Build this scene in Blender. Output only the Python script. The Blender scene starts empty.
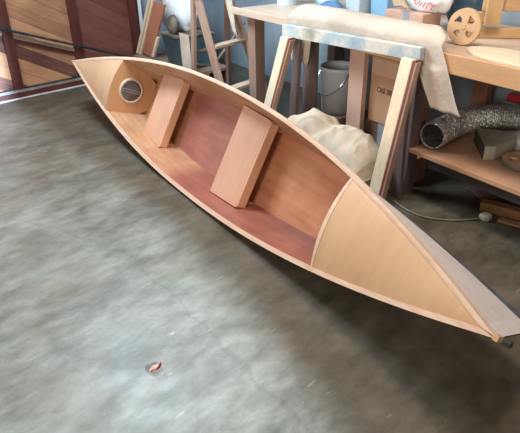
import bpy, math, random
from mathutils import Vector, Matrix, noise
random.seed(7)
C = bpy.context.scene.collection
PI = math.pi

# ------------------------------------------------------------------ helpers
class MB:
    """collects shapes, links them as ONE mesh object"""
    def __init__(self):
        self.v = []; self.f = []
    def add(self, vs, fs):
        k = len(self.v); self.v += [tuple(p) for p in vs]
        self.f += [tuple(i + k for i in q) for q in fs]
        return self
    def hexa(self, p):      # 8 points: bottom loop 0-3, top loop 4-7
        return self.add(p, [(3, 2, 1, 0), (4, 5, 6, 7), (0, 1, 5, 4), (1, 2, 6, 5), (2, 3, 7, 6), (3, 0, 4, 7)])
    def box(self, x0, x1, y0, y1, z0, z1):
        return self.hexa([(x0, y0, z0), (x1, y0, z0), (x1, y1, z0), (x0, y1, z0),
                          (x0, y0, z1), (x1, y0, z1), (x1, y1, z1), (x0, y1, z1)])
    def bar(self, p, q, w, t, side=(1, 0, 0)):
        """square bar from p to q, w along `side`, t across"""
        p = Vector(p); q = Vector(q); d = (q - p).normalized()
        s = Vector(side); s = (s - d * s.dot(d)).normalized(); n = d.cross(s)
        pts = []
        for c in (p, q):
            for a, b in ((-1, -1), (1, -1), (1, 1), (-1, 1)):
                pts.append(c + s * a * w / 2 + n * b * t / 2)
        return self.hexa(pts)
    def tube(self, path, rad, seg=12, caps=True):
        path = [Vector(p) for p in path]; n = len(path); vs = []; fs = []
        up = Vector((0, 0, 1))
        for i, p in enumerate(path):
            d = (path[min(i + 1, n - 1)] - path[max(i - 1, 0)]).normalized()
            if abs(d.dot(up)) > .95: up = Vector((1, 0, 0))
            s = d.cross(up).normalized(); t = s.cross(d)
            r = rad(i) if callable(rad) else rad
            for k in range(seg):
                a = 2 * PI * k / seg
                vs.append(p + s * math.cos(a) * r + t * math.sin(a) * r)
        for i in range(n - 1):
            for k in range(seg):
                a = i * seg + k; b = i * seg + (k + 1) % seg
                fs.append((a, b, b + seg, a + seg))
        if caps:
            fs.append(tuple(range(seg))[::-1]); fs.append(tuple(range((n - 1) * seg, n * seg)))
        return self.add(vs, fs)
    def lathe(self, prof, c=(0, 0, 0), seg=32, axis='z'):
        vs = []; fs = []; n = len(prof)
        for k in range(seg):
            a = 2 * PI * k / seg
            for r, h in prof:
                x, y = r * math.cos(a), r * math.sin(a)
                q = (x, y, h) if axis == 'z' else ((x, h, y) if axis == 'y' else (h, x, y))
                vs.append((q[0] + c[0], q[1] + c[1], q[2] + c[2]))
        for k in range(seg):
            for i in range(n - 1):
                a = k * n + i; b = ((k + 1) % seg) * n + i
                fs.append((a, b, b + 1, a + 1))
        return self.add(vs, fs)
    def grid(self, fn, nu, nv):
        vs = [fn(i / nu, j / nv) for i in range(nu + 1) for j in range(nv + 1)]
        fs = [(i * (nv + 1) + j, (i + 1) * (nv + 1) + j, (i + 1) * (nv + 1) + j + 1, i * (nv + 1) + j + 1)
              for i in range(nu) for j in range(nv)]
        return self.add(vs, fs)
    def slab(self, fa, fb, nu, nv):
        """closed slab between two grids"""
        k = len(self.v); self.grid(fa, nu, nv); m = len(self.v); self.grid(fb, nu, nv)
        w = nv + 1
        rim = [i * w for i in range(nu + 1)] + [nu * w + j for j in range(1, w)] + \
              [i * w + nv for i in range(nu - 1, -1, -1)] + [j for j in range(nv - 1, 0, -1)]
        for a, b in zip(rim, rim[1:] + rim[:1]):
            self.f.append((k + a, k + b, m + b, m + a))
        return self
    def prism(self, poly, fn, t0, t1):
        """polygon poly (2d) extruded from t0 to t1; fn(u, v, t) -> point"""
        n = len(poly)
        vs = [fn(u, v, t0) for u, v in poly] + [fn(u, v, t1) for u, v in poly]
        fs = [tuple(range(n))[::-1], tuple(range(n, 2 * n))] + \
             [(i, (i + 1) % n, n + (i + 1) % n, n + i) for i in range(n)]
        return self.add(vs, fs)
    def build(self, name, mat, parent=None, off=(0, 0, 0), smooth=False, bevel=0, solid=0):
        me = bpy.data.meshes.new(name)
        o3 = off
        me.from_pydata([(a - o3[0], b - o3[1], c - o3[2]) for a, b, c in self.v], [], self.f)
        me.validate(); me.update()
        import bmesh
        bm = bmesh.new(); bm.from_mesh(me)
        bmesh.ops.recalc_face_normals(bm, faces=bm.faces); bm.to_mesh(me); bm.free()
        if smooth:
            for p in me.polygons: p.use_smooth = True
        me.materials.append(mat)
        o = bpy.data.objects.new(name, me); C.objects.link(o)
        if parent: o.parent = parent
        if solid:
            m = o.modifiers.new('solid', 'SOLIDIFY'); m.thickness = solid; m.offset = 0
        if bevel:
            m = o.modifiers.new('bevel', 'BEVEL'); m.width = bevel; m.segments = 2; m.limit_method = 'ANGLE'
        return o

def tag(o, label=None, cat=None, group=None, kind=None):
    if label: o['label'] = label
    if cat: o['category'] = cat
    if group: o['group'] = group
    if kind: o['kind'] = kind
    return o

# bench frame: a runs along the bench toward the near right, n runs back to the wall
B0 = Vector((1.009, 2.874, 0)); _e = Vector((.565, -.825, 0)).normalized(); _n = Vector((-_e.y, _e.x, 0))
BROT = math.atan2(_e.y, _e.x)
def BW(a, n, z): return B0 + _e * a + _n * n + Vector((0, 0, z))
def thing(name, label, cat, base, group=None, rot=BROT):
    o = bpy.data.objects.new(name, None); C.objects.link(o)
    o.location = BW(*base); o.rotation_euler = (0, 0, rot); o.empty_display_size = .1
    tag(o, label, cat, group)
    return o
def single(mb, name, mat, label, cat, base, group=None, **kw):
    o = mb.build(name, mat, None, off=base, **kw)
    o.location = BW(*base); o.rotation_euler = (0, 0, BROT)
    return tag(o, label, cat, group)

# ------------------------------------------------------------------ materials
def lin(c):
    return tuple(((x / 255) / 12.92 if x / 255 <= .04045 else ((x / 255 + .055) / 1.055) ** 2.4) for x in c) + (1,)
def newmat(name):
    m = bpy.data.materials.new(name); m.use_nodes = True
    return m, m.node_tree.nodes, m.node_tree.links, m.node_tree.nodes['Principled BSDF']
def wood(name, c1, c2, axis=0, scale=6, stretch=12, rough=.45, mottle=.5, coat=0):
    """streaky grain along an object axis"""
    m, N, L, b = newmat(name)
    tc = N.new('ShaderNodeTexCoord'); mp = N.new('ShaderNodeMapping')
    s = [scale * stretch] * 3; s[axis] = scale
    mp.inputs['Scale'].default_value = s
    L.new(tc.outputs['Object'], mp.inputs['Vector'])
    n1 = N.new('ShaderNodeTexNoise'); n1.inputs['Scale'].default_value = 1; n1.inputs['Detail'].default_value = 6
    L.new(mp.outputs[0], n1.inputs['Vector'])
    n2 = N.new('ShaderNodeTexNoise'); n2.inputs['Scale'].default_value = scale * .9; n2.inputs['Detail'].default_value = 4
    L.new(tc.outputs['Object'], n2.inputs['Vector'])
    mx = N.new('ShaderNodeMix'); mx.data_type = 'FLOAT'; mx.inputs[0].default_value = mottle
    L.new(n1.outputs['Fac'], mx.inputs[2]); L.new(n2.outputs['Fac'], mx.inputs[3])
    r = N.new('ShaderNodeValToRGB'); r.color_ramp.elements[0].position = .32; r.color_ramp.elements[1].position = .68
    r.color_ramp.elements[0].color = lin(c1); r.color_ramp.elements[1].color = lin(c2)
    L.new(mx.outputs[0], r.inputs[0]); L.new(r.outputs[0], b.inputs['Base Color'])
    b.inputs['Roughness'].default_value = rough
    if coat: b.inputs['Coat Weight'].default_value = coat; b.inputs['Coat Roughness'].default_value = .25
    return m
def plain(name, c1, c2=None, scale=8, rough=.6, metal=0, bump=0, bscale=40):
    m, N, L, b = newmat(name)
    c2 = c2 or tuple(min(255, x * 1.12) for x in c1)
    tc = N.new('ShaderNodeTexCoord')
    n1 = N.new('ShaderNodeTexNoise'); n1.inputs['Scale'].default_value = scale; n1.inputs['Detail'].default_value = 5
    L.new(tc.outputs['Object'], n1.inputs['Vector'])
    r = N.new('ShaderNodeValToRGB'); r.color_ramp.elements[0].position = .35; r.color_ramp.elements[1].position = .65
    r.color_ramp.elements[0].color = lin(c1); r.color_ramp.elements[1].color = lin(c2)
    L.new(n1.outputs['Fac'], r.inputs[0]); L.new(r.outputs[0], b.inputs['Base Color'])
    b.inputs['Roughness'].default_value = rough; b.inputs['Metallic'].default_value = metal
    if bump:
        n2 = N.new('ShaderNodeTexNoise'); n2.inputs['Scale'].default_value = bscale; n2.inputs['Detail'].default_value = 5
        L.new(tc.outputs['Object'], n2.inputs['Vector'])
        bp = N.new('ShaderNodeBump'); bp.inputs['Strength'].default_value = bump; bp.inputs['Distance'].default_value = .02
        L.new(n2.outputs['Fac'], bp.inputs['Height']); L.new(bp.outputs[0], b.inputs['Normal'])
    return m
def twotone(name, stops, axis, lo, hi, rough=.45, coat=.15):
    """plywood veneers joined, or shade blended in, along one object axis, with grain and mottling.
    stops: (position, darker, lighter)"""
    m, N, L, b = newmat(name)
    tc = N.new('ShaderNodeTexCoord'); sp = N.new('ShaderNodeSeparateXYZ'); L.new(tc.outputs['Object'], sp.inputs[0])
    nz = N.new('ShaderNodeTexNoise'); nz.inputs['Scale'].default_value = 5; nz.inputs['Detail'].default_value = 5
    L.new(tc.outputs['Object'], nz.inputs['Vector'])
    ad = N.new('ShaderNodeMath'); ad.operation = 'MULTIPLY_ADD'; ad.inputs[1].default_value = .12
    L.new(nz.outputs['Fac'], ad.inputs[0]); L.new(sp.outputs[axis], ad.inputs[2])
    mr = N.new('ShaderNodeMapRange'); mr.inputs[1].default_value = lo + .06; mr.inputs[2].default_value = hi + .06
    L.new(ad.outputs[0], mr.inputs[0])
    ramps = []
    for k in (1, 2):
        r = N.new('ShaderNodeValToRGB'); e = r.color_ramp.elements
        while len(e) < len(stops): e.new(.5)
        for i, s in enumerate(stops):
            e[i].position = (s[0] - lo) / (hi - lo); e[i].color = lin(s[k])
        L.new(mr.outputs[0], r.inputs[0]); ramps.append(r)
    mp = N.new('ShaderNodeMapping'); mp.inputs['Scale'].default_value = (3, 30, 30)
    L.new(tc.outputs['Object'], mp.inputs['Vector'])
    g = N.new('ShaderNodeTexNoise'); g.inputs['Scale'].default_value = 1; g.inputs['Detail'].default_value = 5
    L.new(mp.outputs[0], g.inputs['Vector'])
    mh = N.new('ShaderNodeMath'); mh.operation = 'ADD'; L.new(g.outputs['Fac'], mh.inputs[0]); L.new(nz.outputs['Fac'], mh.inputs[1])
    m2 = N.new('ShaderNodeMapRange'); m2.inputs[1].default_value = .75; m2.inputs[2].default_value = 1.25
    L.new(mh.outputs[0], m2.inputs[0])
    mx = N.new('ShaderNodeMix'); mx.data_type = 'RGBA'
    L.new(m2.outputs[0], mx.inputs[0]); L.new(ramps[0].outputs[0], mx.inputs[6]); L.new(ramps[1].outputs[0], mx.inputs[7])
    L.new(mx.outputs[2], b.inputs['Base Color'])
    b.inputs['Roughness'].default_value = rough
    b.inputs['Coat Weight'].default_value = coat; b.inputs['Coat Roughness'].default_value = .3
    return m

def floor_mat():
    m, N, L, b = newmat('stained_concrete')
    tc = N.new('ShaderNodeTexCoord')
    def ns(scale, detail=6, rough=.6, mapping=None, dist=0):
        t = N.new('ShaderNodeTexNoise'); t.inputs['Scale'].default_value = scale
        t.inputs['Detail'].default_value = detail; t.inputs['Roughness'].default_value = rough
        t.inputs['Distortion'].default_value = dist
        if mapping:
            m0 = N.new('ShaderNodeMapping'); m0.inputs['Rotation'].default_value = (0, 0, mapping[0]); L.new(tc.outputs['Object'], m0.inputs[0])
            mp = N.new('ShaderNodeMapping'); mp.inputs['Scale'].default_value = mapping[1]
            L.new(m0.outputs[0], mp.inputs[0]); L.new(mp.outputs[0], t.inputs['Vector'])
        else: L.new(tc.outputs['Object'], t.inputs['Vector'])
        return t.outputs['Fac']
    def ramp(src, st):
        r = N.new('ShaderNodeValToRGB'); e = r.color_ramp.elements
        while len(e) < len(st): e.new(.5)
        for i, (p, c) in enumerate(st):
            e[i].position = p; e[i].color = lin(c) if len(c) == 3 else c
        L.new(src, r.inputs[0]); return r.outputs[0]
    def mix(fac, a, bb, mode='MIX'):
        x = N.new('ShaderNodeMix'); x.data_type = 'RGBA'; x.blend_type = mode
        if isinstance(fac, float): x.inputs[0].default_value = fac
        else: L.new(fac, x.inputs[0])
        L.new(a, x.inputs[6]); L.new(bb, x.inputs[7]); return x.outputs[2]
    big = ramp(ns(1.1, 6, .6, (-.75, (1, 1.7, 1)), .2), [(.36, (84, 84, 80)), (.52, (124, 125, 120)), (.7, (156, 158, 156))])
    med = ramp(ns(4.6, 10, .68, (-.75, (1, 2.0, 1)), .15), [(.34, (76, 75, 70)), (.5, (122, 122, 116)), (.66, (156, 157, 154))])
    col = mix(.55, big, med)
    # brown oil-like staining
    br = N.new('ShaderNodeValToRGB'); br.color_ramp.elements[0].position = .5; br.color_ramp.elements[1].position = .72
    L.new(ns(1.7, 5, .6), br.inputs[0])
    rgb = N.new('ShaderNodeRGB'); rgb.outputs[0].default_value = lin((104, 82, 52))
    sc = N.new('ShaderNodeMath'); sc.operation = 'MULTIPLY'; sc.inputs[1].default_value = .45; L.new(br.outputs[0], sc.inputs[0])
    col = mix(sc.outputs[0], col, rgb.outputs[0])
    # dark smudges
    dk = N.new('ShaderNodeValToRGB'); dk.color_ramp.elements[0].position = .60; dk.color_ramp.elements[1].position = .70
    L.new(ns(7, 8, .72, (-.75, (1, 1.9, 1)), .25), dk.inputs[0])
    rg2 = N.new('ShaderNodeRGB'); rg2.outputs[0].default_value = lin((74, 70, 62))
    s2 = N.new('ShaderNodeMath'); s2.operation = 'MULTIPLY'; s2.inputs[1].default_value = .55; L.new(dk.outputs[0], s2.inputs[0])
    col = mix(s2.outputs[0], col, rg2.outputs[0])
    # pale specks and scuffs
    for scale, lo, hi, mp, k in ((60, .73, .77, None, .6), (9, .70, .74, (-.75, (1, 6, 1)), .4)):
        wp = N.new('ShaderNodeValToRGB'); wp.color_ramp.elements[0].position = lo; wp.color_ramp.elements[1].position = hi
        L.new(ns(scale, 3, .5, mp), wp.inputs[0])
        rg3 = N.new('ShaderNodeRGB'); rg3.outputs[0].default_value = lin((205, 205, 198))
        s3 = N.new('ShaderNodeMath'); s3.operation = 'MULTIPLY'; s3.inputs[1].default_value = k; L.new(wp.outputs[0], s3.inputs[0])
        col = mix(s3.outputs[0], col, rg3.outputs[0])
    # fine cracks
    vo = N.new('ShaderNodeTexVoronoi'); vo.feature = 'DISTANCE_TO_EDGE'; vo.inputs['Scale'].default_value = .62
    wv = N.new('ShaderNodeTexNoise'); wv.inputs['Scale'].default_value = 5; wv.inputs['Detail'].default_value = 4
    L.new(tc.outputs['Object'], wv.inputs['Vector'])
    vm = N.new('ShaderNodeMix'); vm.data_type = 'RGBA'; vm.inputs[0].default_value = .12
    L.new(tc.outputs['Object'], vm.inputs[6]); L.new(wv.outputs['Color'], vm.inputs[7]); L.new(vm.outputs[2], vo.inputs['Vector'])
    cr = N.new('ShaderNodeValToRGB'); cr.color_ramp.elements[0].position = .002; cr.color_ramp.elements[1].position = .008
    cr.color_ramp.elements[0].color = (.55, .55, .55, 1); cr.color_ramp.elements[1].color = (1, 1, 1, 1)
    L.new(vo.outputs['Distance'], cr.inputs[0])
    col = mix(.3, col, cr.outputs[0], 'MULTIPLY')
    tint = N.new('ShaderNodeRGB'); tint.outputs[0].default_value = (.55, .46, .345, 1)
    col = mix(1.0, col, tint.outputs[0], 'MULTIPLY')
    L.new(col, b.inputs['Base Color'])
    rr = N.new('ShaderNodeMapRange'); rr.inputs[1].default_value = .3; rr.inputs[2].default_value = .7
    rr.inputs[3].default_value = .28; rr.inputs[4].default_value = .55
    L.new(ns(3, 6), rr.inputs[0]); L.new(rr.outputs[0], b.inputs['Roughness'])
    bp = N.new('ShaderNodeBump'); bp.inputs['Strength'].default_value = .12; bp.inputs['Distance'].default_value = .01
    L.new(ns(14, 8, .7), bp.inputs['Height']); L.new(bp.outputs[0], b.inputs['Normal'])
    return m

def plank_mat(name, cols, width, slope, rough=.4, dark=1.0):
    """diagonal boards: bands of constant z + slope*x, each with its own tone"""
    m, N, L, b = newmat(name)
    tc = N.new('ShaderNodeTexCoord'); sp = N.new('ShaderNodeSeparateXYZ'); L.new(tc.outputs['Object'], sp.inputs[0])
    ma = N.new('ShaderNodeMath'); ma.operation = 'MULTIPLY_ADD'; ma.inputs[1].default_value = slope
    L.new(sp.outputs[0], ma.inputs[0]); L.new(sp.outputs[2], ma.inputs[2])
    dv = N.new('ShaderNodeMath'); dv.operation = 'DIVIDE'; dv.inputs[1].default_value = width; L.new(ma.outputs[0], dv.inputs[0])
    fl = N.new('ShaderNodeMath'); fl.operation = 'FLOOR'; L.new(dv.outputs[0], fl.inputs[0])
    wn = N.new('ShaderNodeTexWhiteNoise'); wn.noise_dimensions = '1D'; L.new(fl.outputs[0], wn.inputs['W'])
    fr = N.new('ShaderNodeMath'); fr.operation = 'FRACT'; L.new(dv.outputs[0], fr.inputs[0])
    mp = N.new('ShaderNodeMapping'); mp.inputs['Rotation'].default_value = (0, -math.atan(slope), 0)
    mp.inputs['Scale'].default_value = (1, 1, 1)
    L.new(tc.outputs['Object'], mp.inputs['Vector'])
    mp2 = N.new('ShaderNodeMapping'); mp2.inputs['Scale'].default_value = (4, 20, 45); L.new(mp.outputs[0], mp2.inputs['Vector'])
    g = N.new('ShaderNodeTexNoise'); g.inputs['Scale'].default_value = 1; g.inputs['Detail'].default_value = 6
    L.new(mp2.outputs[0], g.inputs['Vector'])
    big = N.new('ShaderNodeTexNoise'); big.inputs['Scale'].default_value = 3; L.new(tc.outputs['Object'], big.inputs['Vector'])
    t = N.new('ShaderNodeMath'); t.operation = 'MULTIPLY_ADD'; t.inputs[1].default_value = .55; L.new(g.outputs['Fac'], t.inputs[0])
    sh = N.new('ShaderNodeMath'); sh.operation = 'MULTIPLY_ADD'; sh.inputs[1].default_value = .75; sh.inputs[2].default_value = -.42
    L.new(wn.outputs['Value'], sh.inputs[0]); 
    s4 = N.new('ShaderNodeMath'); s4.operation = 'MULTIPLY_ADD'; s4.inputs[1].default_value = .6; L.new(big.outputs['Fac'], s4.inputs[0]); L.new(sh.outputs[0], s4.inputs[2])
    L.new(s4.outputs[0], t.inputs[2])
    r = N.new('ShaderNodeValToRGB'); e = r.color_ramp.elements
    while len(e) < len(cols): e.new(.5)
    for i, c in enumerate(cols):
        e[i].position = .12 + .7 * i / (len(cols) - 1); e[i].color = lin(tuple(x * dark for x in c))
    L.new(t.outputs[0], r.inputs[0])
    gp = N.new('ShaderNodeMath'); gp.operation = 'LESS_THAN'; gp.inputs[1].default_value = .025; L.new(fr.outputs[0], gp.inputs[0])
    mx = N.new('ShaderNodeMix'); mx.data_type = 'RGBA'; L.new(gp.outputs[0], mx.inputs[0]); L.new(r.outputs[0], mx.inputs[6])
    mx.inputs[7].default_value = lin(tuple(x * dark for x in (52, 32, 28)))
    L.new(mx.outputs[2], b.inputs['Base Color']); b.inputs['Roughness'].default_value = rough
    return m
def splatter_mat():
    m, N, L, b = newmat('paint_splattered_timber')
    tc = N.new('ShaderNodeTexCoord')
    n1 = N.new('ShaderNodeTexNoise'); n1.inputs['Scale'].default_value = 7; n1.inputs['Detail'].default_value = 7; n1.inputs['Roughness'].default_value = .7
    n2 = N.new('ShaderNodeTexNoise'); n2.inputs['Scale'].default_value = 2.4; n2.inputs['Detail'].default_value = 2
    L.new(tc.outputs['Object'], n1.inputs['Vector']); L.new(tc.outputs['Object'], n2.inputs['Vector'])
    r = N.new('ShaderNodeValToRGB'); e = r.color_ramp.elements
    st = [(.36, (128, 150, 160)), (.46, (172, 184, 186)), (.53, (216, 206, 190)), (.60, (164, 160, 138)), (.66, (130, 146, 146))]
    while len(e) < len(st): e.new(.5)
    for i, (p, c) in enumerate(st): e[i].position = p; e[i].color = lin(c)
    mx = N.new('ShaderNodeMix'); mx.data_type = 'FLOAT'; mx.inputs[0].default_value = .6
    L.new(n1.outputs['Fac'], mx.inputs[2]); L.new(n2.outputs['Fac'], mx.inputs[3]); L.new(mx.outputs[0], r.inputs[0])
    L.new(r.outputs[0], b.inputs['Base Color']); b.inputs['Roughness'].default_value = .6
    return m

M = dict(
    floor=floor_mat(),
    deck=wood('okoume_deck', (196, 152, 112), (214, 176, 136), axis=1, scale=2.0, stretch=10, rough=.42, mottle=.6, coat=.2),
    deck_stern=wood('pale_deck', (186, 146, 110), (210, 172, 136), axis=1, scale=3, stretch=8, rough=.5, mottle=.5, coat=.1),
    gunwale=wood('gunwale_spruce', (212, 172, 142), (236, 206, 180), axis=0, scale=2, stretch=30, rough=.4, mottle=.3, coat=.3),
    seat=wood('seat_plywood', (192, 142, 112), (212, 164, 134), axis=1, scale=3, stretch=8, rough=.45, mottle=.6, coat=.15),
    seat_edge=wood('seat_edging', (202, 150, 114), (222, 174, 138), axis=1, scale=3, stretch=12, rough=.45),
    bulkhead=wood('bulkhead_plywood', (188, 136, 92), (206, 156, 114), axis=1, scale=2, stretch=6, rough=.45, mottle=.6, coat=.15),
    hull_out=wood('sanded_hull', (204, 190, 182), (226, 214, 206), axis=0, scale=2, stretch=30, rough=.5, mottle=.35),
    low_in=twotone('lower_side_plywood', [(-1.6, (178, 130, 94), (206, 160, 122)), (-.42, (178, 124, 90), (204, 154, 116)),
                                          (-.22, (142, 82, 66), (164, 100, 82)), (1.4, (146, 84, 66), (168, 104, 84))], 0, -2.2, 2.2),
    up_in=twotone('upper_side_plywood', [(-1.6, (176, 140, 108), (206, 172, 138)), (0, (164, 122, 92), (192, 150, 118)),
                                         (1.4, (150, 100, 72), (176, 124, 92))], 0, -2.2, 2.2),  # stops darken toward the bow, shade put into the panel colour
    bottom_in=twotone('bottom_plywood', [(-1.4, (180, 130, 88), (204, 156, 112)), (-.78, (176, 122, 86), (196, 146, 106)),
                                         (-.66, (150, 86, 74), (172, 110, 94)), (.1, (150, 92, 76), (174, 116, 96)),
                                         (.36, (180, 114, 80), (202, 140, 102)), (1.4, (190, 122, 84), (210, 148, 106))], 0, -2.2, 2.2),
    graphite=plain('graphite_coating', (70, 76, 84), (98, 104, 112), 12, .45),
    hatch_ring=plain('hatch_ring_plastic', (196, 172, 146), (214, 192, 168), 20, .35),
    hatch_lid=plain('smoked_hatch_lid', (88, 82, 86), (128, 118, 116), 9, .25),
    rib=plain('pale_rib', (150, 140, 138), (172, 162, 158), 14, .4),
    chrome=plain('bright_metal', (190, 190, 192), (220, 220, 222), 20, .2, 1),
    stile=wood('dark_red_stile', (64, 28, 24), (96, 46, 38), axis=2, scale=3, stretch=12, rough=.45),
    batten=wood('weathered_batten', (120, 98, 88), (158, 136, 122), axis=0, scale=3, stretch=14),
    rod=plain('blue_steel_rod', (40, 52, 62), (70, 84, 96), 20, .35, .6),
    seal=plain('grey_door_seal', (128, 118, 116), (158, 150, 148), 10, .6),
    gap_light=plain('painted_gap_light', (206, 208, 208), (232, 234, 234), 10, .5),  # near-white for the light leaking under the door
    white_metal=plain('white_painted_track', (214, 220, 226), (236, 240, 244), 5, .4),
    wall=plain('blue_grey_wall', (136, 150, 160), (158, 170, 178), 2.5, .8),  # wall colour lifted to stand in for bluish haze
    pine=wood('raw_pine', (190, 150, 106), (212, 178, 134), axis=0, scale=3, stretch=16),
    pine_v=wood('raw_pine_upright', (190, 152, 110), (212, 178, 136), axis=2, scale=3, stretch=16),
    pine_pale=wood('pale_pine_leg', (216, 190, 156), (238, 218, 190), axis=2, scale=3, stretch=16),
    ply_top=wood('worktop_plywood', (186, 160, 138), (214, 190, 166), axis=0, scale=2, stretch=10),
    apron=wood('bench_apron', (192, 144, 102), (214, 168, 124), axis=0, scale=2.2, stretch=22),
    redwood=wood('reddish_post', (162, 112, 90), (188, 136, 110), axis=2, scale=3, stretch=14),
    darkpost=wood('grey_brown_post', (104, 88, 84), (132, 114, 108), axis=2, scale=3, stretch=12),  # dark grey-brown is the timber's own colour
    stain=wood('red_stained_strip', (104, 52, 40), (134, 72, 56), axis=2, scale=3, stretch=16),
    shelf=wood('shelf_plywood', (166, 120, 90), (196, 150, 116), axis=0, scale=2, stretch=6, mottle=.6),
    darkwood=plain('dark_shelf_rail', (44, 36, 36), (62, 52, 50), 6, .7),
    ladder=wood('old_ladder_wood', (140, 108, 92), (176, 144, 124), axis=2, scale=3, stretch=14),
    splatter=splatter_mat(),
    canvas=plain('cream_canvas', (180, 163, 145), (202, 186, 168), 5, .85, 0, .25, 30),
    canvas2=plain('cream_drop_cloth', (186, 168, 146), (208, 192, 170), 5, .85, 0, .25, 24),
    carton=plain('brown_cardboard', (176, 134, 102), (196, 152, 118), 4, .8),
    carton_pink=plain('dusty_cardboard', (190, 152, 132), (208, 172, 150), 4, .8),
    carton_dark=plain('dark_brown_cardboard', (112, 82, 66), (134, 100, 80), 4, .8),  # simply a darker brown cardboard
    tape=plain('grey_packing_tape', (142, 152, 160), (162, 172, 180), 10, .35),
    ink=plain('black_print', (40, 34, 34), (52, 46, 46), 10, .7),
    red_ink=plain('red_print', (186, 92, 96), (202, 108, 112), 10, .6),
    plastic_white=plain('white_plastic_film', (222, 226, 226), (244, 246, 246), 7, .35, 0, .35, 18),
    tarp=plain('dark_blue_tarp', (52, 76, 96), (84, 110, 130), 9, .4, 0, .5, 16),
    foil=plain('crinkled_foil', (176, 176, 170), (226, 226, 220), 60, .32, .8, .7, 70),
    clamp=plain('bright_clamp', (206, 206, 200), (230, 230, 226), 30, .3, .5),
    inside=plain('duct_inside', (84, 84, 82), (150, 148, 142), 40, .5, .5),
    boot=plain('dusty_sheet_metal', (150, 146, 128), (172, 168, 150), 6, .5, .25),
    disc_top=wood('turned_disc', (192, 152, 112), (214, 178, 138), axis=0, scale=3, stretch=8),
    disc_rim=plain('dark_disc_rim', (84, 76, 58), (110, 100, 78), 12, .6),
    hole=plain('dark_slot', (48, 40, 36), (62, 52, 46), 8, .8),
    green_box=plain('dark_green_crate', (44, 60, 66), (66, 84, 90), 6, .5),
    redbrown=wood('red_brown_panel', (160, 100, 78), (186, 124, 98), axis=2, scale=3, stretch=6),
    rag=plain('dirty_rag', (70, 66, 62), (140, 124, 104), 9, .9),
    bucket=plain('cloudy_bucket', (186, 192, 198), (206, 210, 214), 4, .45),
    navy=plain('navy_cloth', (70, 104, 138), (96, 132, 166), 6, .8),
    blue_bin=plain('pale_blue_bin', (120, 164, 192), (142, 182, 206), 4, .5),
    grey_bin=plain('pale_grey_tub', (176, 190, 200), (196, 208, 216), 4, .5),
    tote=plain('grey_green_tote', (150, 156, 144), (172, 176, 164), 4, .6),
    red=plain('red_plastic', (176, 40, 44), (196, 54, 56), 6, .4),
    cord=plain('grey_green_cord', (112, 112, 98), (136, 136, 120), 20, .5),
    plug=plain('cream_plug', (224, 216, 188), (236, 230, 206), 10, .4),
    scrap=wood('scrap_timber', (156, 112, 68), (184, 138, 90), axis=0, scale=3, stretch=14),
    leaf=plain('dry_leaf', (96, 58, 40), (128, 84, 60), 30, .7),
    greenscrap=plain('dark_green_scrap', (48, 60, 52), (70, 82, 72), 14, .7),
)

# ------------------------------------------------------------------ the room
def struct(mb, name, mat, **kw):
    o = mb.build(name, mat, **kw); o['kind'] = 'structure'; return o
struct(MB().grid(lambda u, v: (-9 + 16 * u, -4 + 14 * v, 0), 8, 8), 'floor', M['floor'])

# garage door wall: u along the wall (left -> right in the photo), y away from the room
D0 = Vector((-2.444, 5.16, 0)); DROT = math.atan2(.669, .743)
door = bpy.data.objects.new('door_1', None); C.objects.link(door)
door.location = D0; door.rotation_euler = (0, 0, DROT); door['kind'] = 'structure'
TOP = 2.15; PT = [(150, 104, 72), (112, 70, 56), (182, 124, 72), (132, 88, 66), (88, 52, 46), (196, 142, 92)]
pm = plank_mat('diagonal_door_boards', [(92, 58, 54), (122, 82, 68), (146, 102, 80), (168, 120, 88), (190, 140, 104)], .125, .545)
pm2 = plank_mat('shaded_door_boards', [(84, 46, 44), (106, 62, 56), (124, 78, 66)], .125, .545)  # darker boards: shadow on the right panel put into the colour
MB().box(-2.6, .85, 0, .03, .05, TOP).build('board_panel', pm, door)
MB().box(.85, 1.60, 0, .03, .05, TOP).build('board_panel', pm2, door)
for u in (-2.0, -1.27, -.54, .197, .858, 1.52):
    MB().box(u - .045, u + .045, -.035, .0, .085, TOP).build('stile', M['stile'], door, bevel=.004)
MB().box(-2.6, 1.58, -.035, .0, .0, .052).build('bottom_rail', M['stile'], door, bevel=.003)
MB().box(-2.6, 1.58, -.028, .0, .054, .082).build('weather_seal', M['seal'], door)
MB().box(-2.6, 1.58, -.034, .0, .083, .09).build('edge_strip', M['rod'], door)
sl = -.366
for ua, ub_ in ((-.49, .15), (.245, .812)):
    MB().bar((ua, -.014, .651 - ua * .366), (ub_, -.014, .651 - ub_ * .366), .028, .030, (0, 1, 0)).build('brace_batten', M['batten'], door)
    MB().bar((ua, -.008, .615 - ua * .366), (ub_, -.008, .615 - ub_ * .366), .016, .034, (0, 1, 0)).build('brace_shadow_strip', M['stile'], door)  # dark strip painted in for the shadow under the batten
MB().tube([(-1.2, -.075, .705 + 1.2 * .366), (1.5, -.075, .705 - 1.5 * .366)], .011, 10).build('brace_rod', M['rod'], door)
def in_door(o):
    o.location = D0; o.rotation_euler = (0, 0, DROT); return o
in_door(struct(MB().box(1.60, 2.62, .0, .12, 0, 2.7), 'wall_left', M['wall']))
in_door(struct(MB().box(-2.6, 1.60, .03, .12, TOP, 2.7), 'trim_2', M['wall']))
in_door(struct(MB().bar((1.575, -.075, .0), (1.575, -.075, 2.3), .022, .03), 'trim_3', M['white_metal']))
in_door(struct(MB().box(-.1, 1.5, -.062, -.037, 0, .006), 'light_leak_strip', M['gap_light']))  # pale strip standing in for light leaking under the door
# back wall behind the bench
o = struct(MB().box(-4.32, 3.2, 1.0, 1.12, 0, 2.7), 'wall_back', M['wall']); o.location = B0; o.rotation_euler = (0, 0, BROT)

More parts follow.
